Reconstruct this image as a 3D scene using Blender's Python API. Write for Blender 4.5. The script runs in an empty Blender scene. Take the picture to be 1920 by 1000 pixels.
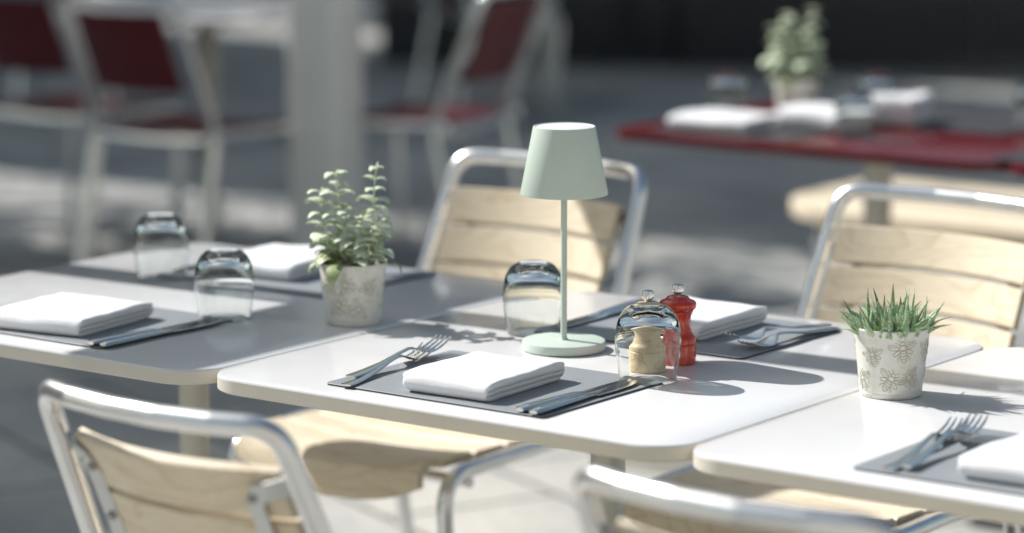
import bpy, math, random
from mathutils import Vector, Matrix, noise
R = math.radians
sc = bpy.context.scene
COL = sc.collection

# ------------------------------------------------------------------ camera
cam_d = bpy.data.cameras.new('camera'); cam = bpy.data.objects.new('camera', cam_d); COL.objects.link(cam)
cam.location = (2.670, -2.940, 1.5525)
cam.rotation_euler = (math.pi/2 - 0.1683, 0, 0.6344)
cam_d.sensor_width = 36.0; cam_d.lens = 5828.9/1920*36
cam_d.clip_end = 500; cam_d.clip_start = 0.05
cam_d.dof.use_dof = True; cam_d.dof.focus_distance = 3.99; cam_d.dof.aperture_fstop = 2.2
sc.camera = cam

# ------------------------------------------------------------------ light
SUN = Vector((1.15, 0.055, -1.0)).normalized()          # direction the light travels
elev = math.asin(-SUN.z); az = math.atan2(-SUN.x, -SUN.y)
w = bpy.data.worlds.new('World'); sc.world = w; w.use_nodes = True
nt = w.node_tree; nt.nodes.clear()
sky = nt.nodes.new('ShaderNodeTexSky'); sky.sky_type = 'NISHITA'; sky.sun_disc = False
sky.sun_elevation = elev; sky.sun_rotation = az; sky.air_density = 1.0; sky.dust_density = 2.5; sky.ozone_density = 1.2
bg = nt.nodes.new('ShaderNodeBackground'); bg.inputs[1].default_value = 0.078
wo = nt.nodes.new('ShaderNodeOutputWorld')
tn = nt.nodes.new('ShaderNodeMix'); tn.data_type = 'RGBA'; tn.blend_type = 'MULTIPLY'; tn.inputs['Factor'].default_value = 1.0
tn.inputs[7].default_value = (1.0, 1.03, 0.91, 1)
nt.links.new(sky.outputs[0], tn.inputs[6]); nt.links.new(tn.outputs[2], bg.inputs[0]); nt.links.new(bg.outputs[0], wo.inputs[0])
sl = bpy.data.lights.new('sun', 'SUN'); sl.energy = 4.3; sl.angle = R(0.4); sl.color = (1, 0.975, 0.94)
so = bpy.data.objects.new('sun', sl); COL.objects.link(so)
so.rotation_euler = SUN.to_track_quat('-Z', 'Y').to_euler(); so.location = (-8, 0, 9)
sc.view_settings.view_transform = 'Standard'; sc.view_settings.look = 'None'
sc.view_settings.exposure = 0.62; sc.view_settings.gamma = 1.0
try:
    sc.cycles.max_bounces = 10; sc.cycles.transparent_max_bounces = 24; sc.cycles.transmission_bounces = 10
    sc.cycles.caustics_reflective = False; sc.cycles.caustics_refractive = True
    sc.cycles.sample_clamp_indirect = 6.0
except Exception: pass

# ------------------------------------------------------------------ materials
def principled(name, col, rough=0.5, metal=0.0, **kw):
    m = bpy.data.materials.new(name); m.use_nodes = True
    p = m.node_tree.nodes['Principled BSDF']
    p.inputs['Base Color'].default_value = (*col, 1); p.inputs['Roughness'].default_value = rough
    p.inputs['Metallic'].default_value = metal
    for k, v in kw.items():
        p.inputs[k.replace('_', ' ')].default_value = v
    return m
def N(m, t, **kw):
    n = m.node_tree.nodes.new(t)
    for k, v in kw.items(): setattr(n, k, v)
    return n
def L(m, a, b): m.node_tree.links.new(a, b)
def P(m): return m.node_tree.nodes['Principled BSDF']
def coords(m, scale=(1, 1, 1), kind='Object', rot=(0, 0, 0)):
    t = N(m, 'ShaderNodeTexCoord'); mp = N(m, 'ShaderNodeMapping')
    mp.inputs['Scale'].default_value = scale; mp.inputs['Rotation'].default_value = rot
    L(m, t.outputs[kind], mp.inputs['Vector']); return mp.outputs['Vector']
def ramp(m, fac, stops):
    r = N(m, 'ShaderNodeValToRGB'); e = r.color_ramp.elements
    e[0].position, e[0].color = stops[0][0], (*stops[0][1], 1)
    e[1].position, e[1].color = stops[-1][0], (*stops[-1][1], 1)
    for p, c in stops[1:-1]:
        x = e.new(p); x.color = (*c, 1)
    L(m, fac, r.inputs[0]); return r.outputs[0]
def tex_noise(m, vec, scale, detail=4, rough=0.55, dist=0.0):
    n = N(m, 'ShaderNodeTexNoise'); n.inputs['Scale'].default_value = scale; n.inputs['Detail'].default_value = detail
    n.inputs['Roughness'].default_value = rough; n.inputs['Distortion'].default_value = dist
    L(m, vec, n.inputs['Vector']); return n.outputs['Fac']
def bump(m, h, strength=0.2, dist=0.002):
    b = N(m, 'ShaderNodeBump'); b.inputs['Strength'].default_value = strength; b.inputs['Distance'].default_value = dist
    L(m, h, b.inputs['Height']); L(m, b.outputs[0], P(m).inputs['Normal'])
def rough_var(m, fac, lo, hi):
    r = N(m, 'ShaderNodeMapRange'); r.inputs[3].default_value = lo; r.inputs[4].default_value = hi
    L(m, fac, r.inputs[0]); L(m, r.outputs[0], P(m).inputs['Roughness'])

def mottled(name, c1, c2, scale, rough=(0.4, 0.6), metal=0.0, bstr=0.0, bdist=0.001, bscale=None, **kw):
    m = principled(name, c1, rough[0], metal, **kw); v = coords(m)
    f = tex_noise(m, v, scale, 5); L(m, ramp(m, f, [(0.3, c1), (0.7, c2)]), P(m).inputs['Base Color'])
    rough_var(m, f, *rough)
    if bstr: bump(m, tex_noise(m, v, bscale or scale*4, 3), bstr, bdist)
    return m

M_top = mottled('table_laminate', (0.655, 0.655, 0.665), (0.685, 0.685, 0.695), 9, (0.12, 0.18), bstr=0.02, bdist=0.0005, bscale=60)
_s = coords(M_top, (1, 1, 1)); _sm = tex_noise(M_top, _s, 5.5, 6, 0.7, 1.2); rough_var(M_top, _sm, 0.06, 0.26)
M_edge = mottled('table_edge', (0.62, 0.59, 0.52), (0.68, 0.65, 0.58), 14, (0.4, 0.5))  # edge of the white top, tinted tan for shade and warm ground bounce
M_mat = mottled('placemat_vinyl', (0.235, 0.255, 0.275), (0.265, 0.285, 0.305), 160, (0.42, 0.5), bstr=0.25, bdist=0.0003, bscale=900)
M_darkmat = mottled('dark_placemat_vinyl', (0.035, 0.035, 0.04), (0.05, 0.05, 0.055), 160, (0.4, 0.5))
M_matedge = principled('placemat_edge', (0.05, 0.05, 0.055), 0.5)
M_steel = mottled('cutlery_steel', (0.84, 0.82, 0.775), (0.86, 0.84, 0.80), 14, (0.16, 0.22), metal=1.0)
M_alu = mottled('brushed_aluminium', (0.74, 0.745, 0.75), (0.82, 0.82, 0.825), 22, (0.2, 0.30), metal=0.95, bstr=0.12, bdist=0.0004, bscale=260)
M_polish = mottled('polished_aluminium', (0.74, 0.745, 0.74), (0.80, 0.80, 0.795), 22, (0.10, 0.16), metal=0.95)
M_strip = mottled('aluminium_strip', (0.55, 0.56, 0.55), (0.62, 0.63, 0.62), 40, (0.4, 0.5), metal=0.8)
M_rivet = principled('rivet_steel', (0.35, 0.35, 0.35), 0.35, 1.0)
M_pole = mottled('painted_pedestal', (0.62, 0.60, 0.53), (0.52, 0.51, 0.46), 18, (0.4, 0.6), bstr=0.1, bscale=120)
M_galv = mottled('galvanised_pedestal', (0.46, 0.46, 0.42), (0.62, 0.62, 0.58), 45, (0.35, 0.6), metal=0.5, bstr=0.2, bscale=160)
M_lamp = mottled('sage_powder_coat', (0.515, 0.595, 0.525), (0.53, 0.61, 0.54), 30, (0.42, 0.5), bstr=0.08, bdist=0.0002, bscale=1200)
M_diff = principled('lamp_top_plate', (0.74, 0.74, 0.80), 0.45)
M_red = principled('red_lacquer', (0.5, 0.03, 0.012), 0.16, Coat_Weight=0.6, Coat_Roughness=0.06)
_v = coords(M_red, (1, 1, 0.25)); L(M_red, ramp(M_red, tex_noise(M_red, _v, 130, 4), [(0.3, (0.42, 0.012, 0.005)), (0.7, (0.74, 0.060, 0.012))]), P(M_red).inputs['Base Color'])
M_chrome = principled('chrome', (0.75, 0.76, 0.78), 0.08, 1.0)
M_soil = mottled('potting_soil', (0.03, 0.022, 0.016), (0.07, 0.05, 0.035), 200, (0.8, 0.95), bstr=1.0, bdist=0.004, bscale=220)
M_redtop = mottled('red_tabletop', (0.085, 0.005, 0.007), (0.12, 0.007, 0.009), 6, (0.14, 0.24))
M_redslat = mottled('dark_red_lacquered_slats', (0.085, 0.008, 0.013), (0.12, 0.011, 0.016), 12, (0.35, 0.5))
M_postm = mottled('grey_painted_post', (0.82, 0.82, 0.78), (0.88, 0.86, 0.80), 5, (0.3, 0.42), bstr=0.2, bscale=40)
M_grey = mottled('grey_steel_frame', (0.30, 0.31, 0.31), (0.36, 0.36, 0.35), 12, (0.4, 0.6))
M_blackpaint = principled('black_car_paint', (0.006, 0.007, 0.010), 0.18, Coat_Weight=0.8, Coat_Roughness=0.04)
M_rubber = mottled('tyre_rubber', (0.012, 0.012, 0.013), (0.03, 0.03, 0.03), 30, (0.6, 0.8))
M_carglass = principled('dark_car_glass', (0.02, 0.025, 0.03), 0.05)
M_lampglass = principled('car_lamp_glass', (0.35, 0.03, 0.02), 0.1)
M_wax = principled('ceramic', (0.72, 0.71, 0.70), 0.25)

# wood: plain-sawn ash, grain running along local X
def wood(name, light, dark, sc_=1.0):
    m = principled(name, light, 0.45)
    t = N(m, 'ShaderNodeTexCoord'); info = N(m, 'ShaderNodeObjectInfo')
    add = N(m, 'ShaderNodeVectorMath', operation='ADD'); mul = N(m, 'ShaderNodeVectorMath', operation='SCALE')
    cmb = N(m, 'ShaderNodeCombineXYZ')
    for i in range(3): L(m, info.outputs['Random'], cmb.inputs[i])
    L(m, cmb.outputs[0], mul.inputs[0]); mul.inputs['Scale'].default_value = 7.0
    L(m, t.outputs['Object'], add.inputs[0]); L(m, mul.outputs[0], add.inputs[1])
    mp = N(m, 'ShaderNodeMapping'); mp.inputs['Scale'].default_value = (2.2*sc_, 9*sc_, 9*sc_)
    L(m, add.outputs[0], mp.inputs['Vector'])
    n1 = N(m, 'ShaderNodeTexNoise'); n1.inputs['Scale'].default_value = 1.1; n1.inputs['Detail'].default_value = 1.5
    L(m, mp.outputs[0], n1.inputs['Vector'])
    k = N(m, 'ShaderNodeMath', operation='MULTIPLY'); k.inputs[1].default_value = 13.0; L(m, n1.outputs['Fac'], k.inputs[0])
    fr = N(m, 'ShaderNodeMath', operation='FRACT'); L(m, k.outputs[0], fr.inputs[0])
    mp2 = N(m, 'ShaderNodeMapping'); mp2.inputs['Scale'].default_value = (12*sc_, 420*sc_, 420*sc_); L(m, add.outputs[0], mp2.inputs['Vector'])
    n2 = N(m, 'ShaderNodeTexNoise'); n2.inputs['Scale'].default_value = 1.0; n2.inputs['Detail'].default_value = 3; L(m, mp2.outputs[0], n2.inputs['Vector'])
    mid = tuple((a*0.62+b*0.38) for a, b in zip(light, dark))
    c1 = ramp(m, fr.outputs[0], [(0.0, light), (0.55, light), (0.86, mid), (0.97, dark), (1.0, light)])
    c2 = ramp(m, n2.outputs['Fac'], [(0.35, (0.86, 0.84, 0.80)), (0.65, (1, 1, 1))])
    mx = N(m, 'ShaderNodeMix', data_type='RGBA', blend_type='MULTIPLY'); mx.inputs['Factor'].default_value = 1.0
    L(m, c1, mx.inputs[6]); L(m, c2, mx.inputs[7]); L(m, mx.outputs[2], P(m).inputs['Base Color'])
    bump(m, n2.outputs['Fac'], 0.12, 0.0006)
    return m
M_wood = wood('ash_wood', (0.82, 0.715, 0.55), (0.67, 0.54, 0.37))
M_woodmill = wood('beech_wood', (0.72, 0.56, 0.35), (0.54, 0.38, 0.20), 2.6)

# napkin cotton
M_cloth = principled('white_cotton', (0.78, 0.785, 0.81), 0.8, Sheen_Weight=0.2)
_v = coords(M_cloth); _w = N(M_cloth, 'ShaderNodeTexNoise'); _w.inputs['Scale'].default_value = 26; _w.inputs['Detail'].default_value = 4
L(M_cloth, _v, _w.inputs['Vector'])
_wv = N(M_cloth, 'ShaderNodeTexWave'); _wv.inputs['Scale'].default_value = 330; _wv.inputs['Distortion'].default_value = 0.6; L(M_cloth, _v, _wv.inputs['Vector'])
_ws = N(M_cloth, 'ShaderNodeMath', operation='MULTIPLY_ADD'); _ws.inputs[1].default_value = 0.06; L(M_cloth, _wv.outputs['Fac'], _ws.inputs[0]); L(M_cloth, _w.outputs['Fac'], _ws.inputs[2])
bump(M_cloth, _ws.outputs[0], 0.5, 0.004)

# thin-walled drinking glass: clear where seen square on, refracting and reflecting towards its edges
def thin_glass(name):
    """thin wall: straight-through light, dimmer along the silhouette, plus mirror reflections by Fresnel"""
    m = bpy.data.materials.new(name); m.use_nodes = True; m.node_tree.nodes.clear()
    o = N(m, 'ShaderNodeOutputMaterial'); t = N(m, 'ShaderNodeBsdfTransparent'); gl = N(m, 'ShaderNodeBsdfGlossy'); gl.inputs['Roughness'].default_value = 0.015
    lw = N(m, 'ShaderNodeLayerWeight'); lw.inputs['Blend'].default_value = 0.5
    c = ramp(m, lw.outputs['Facing'], [(0.0, (0.99, 0.993, 0.993)), (0.72, (0.96, 0.968, 0.968)), (0.90, (0.80, 0.83, 0.84)), (1.0, (0.45, 0.48, 0.50))]); L(m, c, t.inputs['Color'])
    pw = N(m, 'ShaderNodeMath', operation='POWER'); pw.inputs[1].default_value = 5.0; L(m, lw.outputs['Facing'], pw.inputs[0])
    fr = N(m, 'ShaderNodeMath', operation='MULTIPLY_ADD'); fr.inputs[1].default_value = 0.8; fr.inputs[2].default_value = 0.055; L(m, pw.outputs[0], fr.inputs[0])
    m1 = N(m, 'ShaderNodeMixShader'); L(m, fr.outputs[0], m1.inputs[0]); L(m, t.outputs[0], m1.inputs[1]); L(m, gl.outputs[0], m1.inputs[2]); L(m, m1.outputs[0], o.inputs['Surface'])
    return m
def solid_glass(name):
    m = bpy.data.materials.new(name); m.use_nodes = True; m.node_tree.nodes.clear()
    o = N(m, 'ShaderNodeOutputMaterial'); g = N(m, 'ShaderNodeBsdfGlass'); g.inputs['IOR'].default_value = 1.36
    g.inputs['Roughness'].default_value = 0.0; g.inputs['Color'].default_value = (0.99, 1.0, 0.995, 1); L(m, g.outputs[0], o.inputs['Surface']); return m
M_glass = solid_glass('clear_glass_wall')
M_glassbase = solid_glass('clear_glass_base')

# whitewashed zinc pot
M_pot = principled('whitewashed_zinc', (0.72, 0.72, 0.67), 0.5)
_v = coords(M_pot, (1, 1, 1.0)); _v2 = coords(M_pot, (1, 1, 0.35))
_f = tex_noise(M_pot, _v, 34, 6, 0.65); _g = tex_noise(M_pot, _v2, 70, 5, 0.6)
_c = ramp(M_pot, _f, [(0.28, (0.47, 0.46, 0.38)), (0.42, (0.63, 0.62, 0.555)), (0.6, (0.70, 0.69, 0.64))])
_c2 = ramp(M_pot, _g, [(0.29, (0.52, 0.50, 0.42)), (0.36, (1, 1, 1))])
_mx = N(M_pot, 'ShaderNodeMix', data_type='RGBA', blend_type='MULTIPLY'); _mx.inputs['Factor'].default_value = 0.9
L(M_pot, _c, _mx.inputs[6]); L(M_pot, _c2, _mx.inputs[7]); L(M_pot, _mx.outputs[2], P(M_pot).inputs['Base Color'])
bump(M_pot, _f, 0.25, 0.001)
M_bee = mottled('worn_relief_metal', (0.34, 0.325, 0.24), (0.48, 0.465, 0.37), 120, (0.45, 0.6))
M_rim = principled('pot_rim', (0.46, 0.45, 0.38), 0.45)

# leaves
def leafmat(name, c1, c2, scale, spots=None, rough=0.5, **kw):
    m = principled(name, c1, rough, **kw); v = coords(m)
    c = ramp(m, tex_noise(m, v, scale, 3), [(0.3, c1), (0.7, c2)])
    if spots:
        vo = N(m, 'ShaderNodeTexVoronoi'); vo.inputs['Scale'].default_value = 420; L(m, v, vo.inputs['Vector'])
        cl = ramp(m, tex_noise(m, v, 60, 2), [(0.40, (0, 0, 0)), (0.52, (1, 1, 1))])
        s = ramp(m, vo.outputs['Distance'], [(0.30, (1, 1, 1)), (0.42, (0, 0, 0))])
        a = N(m, 'ShaderNodeMix', data_type='RGBA', blend_type='MULTIPLY'); a.inputs['Factor'].default_value = 1
        L(m, s, a.inputs[6]); L(m, cl, a.inputs[7])
        mx = N(m, 'ShaderNodeMix', data_type='RGBA'); L(m, a.outputs[2], mx.inputs[0]); L(m, c, mx.inputs[6]); mx.inputs[7].default_value = (*spots, 1)
        L(m, mx.outputs[2], P(m).inputs['Base Color'])
    else: L(m, c, P(m).inputs['Base Color'])
    return m
M_succ = leafmat('succulent_leaf', (0.14, 0.25, 0.10), (0.36, 0.47, 0.27), 40, spots=(0.62, 0.68, 0.62), rough=0.38)
M_silver = leafmat('silvery_felted_leaf', (0.36, 0.47, 0.27), (0.66, 0.72, 0.56), 60, rough=0.6, Sheen_Weight=0.4)
M_olive = leafmat('olive_leaf', (0.17, 0.23, 0.08), (0.40, 0.45, 0.22), 50, rough=0.5)

# paving
M_ground = principled('stone_paving', (0.4, 0.4, 0.38), 0.7)
_t = N(M_ground, 'ShaderNodeTexCoord')
_mp = N(M_ground, 'ShaderNodeMapping'); _mp.inputs['Rotation'].default_value = (0, 0, R(24)); L(M_ground, _t.outputs['Object'], _mp.inputs['Vector'])
_b = N(M_ground, 'ShaderNodeTexBrick'); _b.inputs['Scale'].default_value = 1.0; _b.inputs['Mortar Size'].default_value = 0.009
_b.inputs['Brick Width'].default_value = 0.6; _b.inputs['Row Height'].default_value = 0.4; _b.inputs['Mortar Smooth'].default_value = 0.3
_b.inputs['Color1'].default_value = (0.46, 0.455, 0.435, 1); _b.inputs['Color2'].default_value = (0.38, 0.38, 0.365, 1); _b.inputs['Mortar'].default_value = (0.10, 0.10, 0.095, 1)
_b.inputs['Bias'].default_value = -0.2
L(M_ground, _mp.outputs[0], _b.inputs['Vector'])
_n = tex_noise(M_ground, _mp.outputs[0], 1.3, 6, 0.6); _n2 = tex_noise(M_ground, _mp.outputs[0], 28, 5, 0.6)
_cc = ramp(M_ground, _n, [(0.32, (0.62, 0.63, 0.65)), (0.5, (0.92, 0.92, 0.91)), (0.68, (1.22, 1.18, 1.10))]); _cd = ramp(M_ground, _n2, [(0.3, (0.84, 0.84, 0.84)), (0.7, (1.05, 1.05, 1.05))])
_m1 = N(M_ground, 'ShaderNodeMix', data_type='RGBA', blend_type='MULTIPLY'); _m1.inputs['Factor'].default_value = 1
_m2 = N(M_ground, 'ShaderNodeMix', data_type='RGBA', blend_type='MULTIPLY'); _m2.inputs['Factor'].default_value = 1
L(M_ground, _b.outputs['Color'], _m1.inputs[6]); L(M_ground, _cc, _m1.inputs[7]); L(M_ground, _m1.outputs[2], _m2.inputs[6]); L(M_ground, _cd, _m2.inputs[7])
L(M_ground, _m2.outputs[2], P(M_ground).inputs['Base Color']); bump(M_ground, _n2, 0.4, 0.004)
M_asph = mottled('asphalt', (0.045, 0.046, 0.05), (0.065, 0.065, 0.068), 30, (0.7, 0.9), bstr=0.6, bdist=0.004, bscale=150)
M_kerb = mottled('kerb_stone', (0.30, 0.30, 0.28), (0.38, 0.37, 0.34), 8, (0.7, 0.85), bstr=0.3, bscale=60)
M_render = mottled('facade_render', (0.26, 0.25, 0.235), (0.32, 0.31, 0.29), 1.5, (0.8, 0.9), bstr=0.2, bscale=30)
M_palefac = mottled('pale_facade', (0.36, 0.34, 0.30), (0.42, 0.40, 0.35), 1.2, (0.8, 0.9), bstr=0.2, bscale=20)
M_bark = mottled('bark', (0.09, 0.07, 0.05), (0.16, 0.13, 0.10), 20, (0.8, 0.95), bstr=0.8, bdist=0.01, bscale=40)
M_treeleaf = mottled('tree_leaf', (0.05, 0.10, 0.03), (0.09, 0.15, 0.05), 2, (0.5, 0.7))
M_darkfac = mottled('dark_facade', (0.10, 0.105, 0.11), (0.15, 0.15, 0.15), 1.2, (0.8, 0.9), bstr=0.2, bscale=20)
M_slab = mottled('cast_stone', (0.60, 0.58, 0.52), (0.68, 0.66, 0.60), 16, (0.6, 0.75), bstr=0.2, bscale=80)

# ------------------------------------------------------------------ mesh builder
class MB:
    def __init__(s): s.v = []; s.f = []; s.m = []; s.sm = []
    def face(s, idx, mi=0, smooth=True): s.f.append(tuple(idx)); s.m.append(mi); s.sm.append(smooth)
    def addv(s, p): s.v.append(tuple(p)); return len(s.v)-1
    def grid(s, rows, closed_u=False, cap0=False, cap1=False, mi=0, smooth=True):
        base = len(s.v); n = len(rows[0])
        for r in rows:
            for p in r: s.v.append(tuple(p))
        for i in range(len(rows)-1):
            for j in range(n if closed_u else n-1):
                a = base+i*n+j; b = base+i*n+(j+1) % n
                s.face((a, b, b+n, a+n), mi, smooth)
        if cap0: s.face([base+j for j in range(n)][::-1], mi, False)
        if cap1: s.face([base+(len(rows)-1)*n+j for j in range(n)], mi, False)
    def tube(s, pts, r, n=14, caps=True, mi=0, flat=None):
        pts = [Vector(p) for p in pts]; rows = []
        up = None
        for i, p in enumerate(pts):
            t = (pts[min(i+1, len(pts)-1)]-pts[max(i-1, 0)]).normalized()
            if up is None:
                up = Vector((0, 0, 1)) if abs(t.z) < 0.9 else Vector((1, 0, 0))
                up = (up-t*up.dot(t)).normalized()
            else: up = (up-t*up.dot(t)).normalized()
            b = t.cross(up); rr = r[i] if isinstance(r, (list, tuple)) else r
            rows.append([p+(up*math.sin(2*math.pi*k/n)*(flat or 1)+b*math.cos(2*math.pi*k/n))*rr for k in range(n)])
        s.grid(rows, True, caps, caps, mi)
    def lathe(s, prof, c=(0, 0, 0), n=48, mi=0, cap0=False, cap1=False, mis=None, closed=False):
        rows = [[(c[0]+r*math.cos(2*math.pi*k/n), c[1]+r*math.sin(2*math.pi*k/n), c[2]+z) for k in range(n)] for r, z in prof]
        if mis is None: s.grid(rows, True, cap0, cap1, mi)
        else:
            base = len(s.v)
            for r in rows:
                for p in r: s.v.append(p)
            for i in range(len(rows)-1):
                for j in range(n):
                    a = base+i*n+j; b = base+i*n+(j+1) % n
                    s.face((a, b, b+n, a+n), mis[i], True)
    def box(s, c, d, bev=0.0, rz=0.0, mi=0):
        x, y, z = d[0]/2, d[1]/2, d[2]/2; cr, sr = math.cos(rz), math.sin(rz)
        def tr(p): return (c[0]+p[0]*cr-p[1]*sr, c[1]+p[0]*sr+p[1]*cr, c[2]+p[2])
        if bev <= 0:
            b = len(s.v)
            for q in [(-x, -y, -z), (x, -y, -z), (x, y, -z), (-x, y, -z), (-x, -y, z), (x, -y, z), (x, y, z), (-x, y, z)]: s.v.append(tr(q))
            for f in [(0, 3, 2, 1), (4, 5, 6, 7), (0, 1, 5, 4), (1, 2, 6, 5), (2, 3, 7, 6), (3, 0, 4, 7)]: s.face([b+i for i in f], mi, False)
        else:
            rows = []
            for zz, ins in [(-z, bev), (-z+bev, 0), (z-bev, 0), (z, bev)]:
                rows.append([tr(q) for q in [(-x+ins+bev*0, -y+bev, zz), (-x+bev, -y+ins, zz), (x-bev, -y+ins, zz), (x-ins, -y+bev, zz), (x-ins, y-bev, zz), (x-bev, y-ins, zz), (-x+bev, y-ins, zz), (-x+ins, y-bev, zz)]])
            s.grid(rows, True, True, True, mi, False)
    def build(s, name, mats, parent=None, loc=None, rz=0.0, sharp=38):
        me = bpy.data.meshes.new(name); me.from_pydata(s.v, [], s.f)
        if not isinstance(mats, (list, tuple)): mats = [mats]
        for m in mats: me.materials.append(m)
        me.polygons.foreach_set('material_index', s.m); me.polygons.foreach_set('use_smooth', s.sm)
        me.update()
        import bmesh
        bm = bmesh.new(); bm.from_mesh(me); bmesh.ops.recalc_face_normals(bm, faces=bm.faces); bm.to_mesh(me); bm.free()
        if any(s.sm) and sharp: me.set_sharp_from_angle(angle=R(sharp))
        o = bpy.data.objects.new(name, me); COL.objects.link(o)
        if parent: o.parent = parent
        if loc: o.location = loc
        o.rotation_euler.z = rz
        return o

def tag(o, label=None, cat=None, group=None, kind=None):
    if label: o['label'] = label
    if cat: o['category'] = cat
    if group: o['group'] = group
    if kind: o['kind'] = kind
    return o
def empty(name, loc, rz=0.0):
    o = bpy.data.objects.new(name, None); COL.objects.link(o); o.location = loc; o.rotation_euler.z = rz; o.empty_display_size = 0.05; return o
def copy_tree(o, parent=None):
    c = o.copy(); COL.objects.link(c)
    if parent: c.parent = parent
    for ch in list(o.children): copy_tree(ch, c)
    return c
def place(o, loc, rz, label, group=None):
    o.location = loc; o.rotation_euler.z = rz; o['label'] = label
    if group: o['group'] = group
    return o
def fillet(pts, rad, seg=8):
    pts = [Vector(p) for p in pts]; out = [pts[0]]
    for i in range(1, len(pts)-1):
        a, b, c = pts[i-1], pts[i], pts[i+1]; r = rad[i-1] if isinstance(rad, (list, tuple)) else rad
        u = (a-b).normalized(); v = (c-b).normalized(); ang = u.angle(v)
        d = min(r/math.tan(ang/2), (a-b).length*0.49, (c-b).length*0.49); p0 = b+u*d; p1 = b+v*d
        for k in range(seg+1):
            t = k/seg; out.append(p0*(1-t)**2+b*2*t*(1-t)+p1*t*t)
    out.append(pts[-1]); return out

# ------------------------------------------------------------------ setting
g = MB()
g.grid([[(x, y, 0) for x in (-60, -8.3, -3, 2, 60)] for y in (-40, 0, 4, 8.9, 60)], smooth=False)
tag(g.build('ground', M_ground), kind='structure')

# ------------------------------------------------------------------ tables
def rrect(w, d, r, n=12):
    out = []
    for cx, cy, a0 in [(w-r, d-r, 0), (r, d-r, 90), (r, r, 180), (w-r, r, 270)]:
        for k in range(n+1):
            a = R(a0+90*k/n); out.append((cx+r*math.cos(a), cy+r*math.sin(a)))
    return out
def tabletop_mb(w, d, r, zt, th, n=12, e=0.003):
    s = MB()
    prof = [(zt-th, e*0.7), (zt-th+e*0.7, 0), (zt-e, 0), (zt-e*0.3, e*0.3), (zt, e)]
    rows = []
    for z, ins in prof:
        rows.append([(x, y, z) for x, y in [(ins+(px)*(w-2*ins)/w, ins+py*(d-2*ins)/d) for px, py in rrect(w, d, r, n)]])
    s.grid(rows[:3], True, True, False, 1); s.grid(rows[2:], True, False, False, 0); s.f.append(tuple(range(len(s.v)-len(rows[0]), len(s.v)))); s.m.append(0); s.sm.append(False)
    return s
TZ = 0.74
def make_table(name, x0, y0, w, d, zt, label, cat, mt, me_, mc, colr=0.0225, group=None):
    root = empty(name, (x0+w/2, y0+d/2, 0)); tag(root, label, cat, group)
    s = tabletop_mb(w, d, 0.062, zt, 0.021); s.v = [(v[0]-w/2, v[1]-d/2, v[2]) for v in s.v]
    s.build('tabletop', [mt, me_], root)
    s = MB(); s.lathe([(0.0001, 0.03), (colr, 0.03), (colr, zt-0.031), (0.0001, zt-0.031)], n=28); s.build('column', mc, root)
    s = MB(); s.box((0, 0, zt-0.0255), (0.26, 0.26, 0.0085), 0.001); s.build('mounting_plate', M_grey, root)
    s = MB(); s.box((0, 0, 0.012), (0.42, 0.42, 0.022), 0.004); s.lathe([(0.05, 0.023), (0.035, 0.034), (colr+0.002, 0.038)], n=28); s.build('foot_plate', M_grey, root)
    return root
TG = 'white tables pushed together in a row'
make_table('bistro_table', -0.743, 0.0, 0.738, 0.807, TZ, 'white square table at the left, carrying two upturned tumblers and the silvery herb', 'table', M_top, M_edge, M_pole, group=TG)
make_table('bistro_table', 0.0, 0.0, 0.738, 0.807, TZ, 'white square bistro table in the middle of the row carrying the mint green lamp', 'table', M_top, M_edge, M_galv, 0.0235, group=TG)
make_table('bistro_table', 0.743, -0.008, 0.738, 0.812, TZ, 'white square bistro table at the right of the row carrying the spiky succulent', 'table', M_top, M_edge, M_pole, group=TG)

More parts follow.
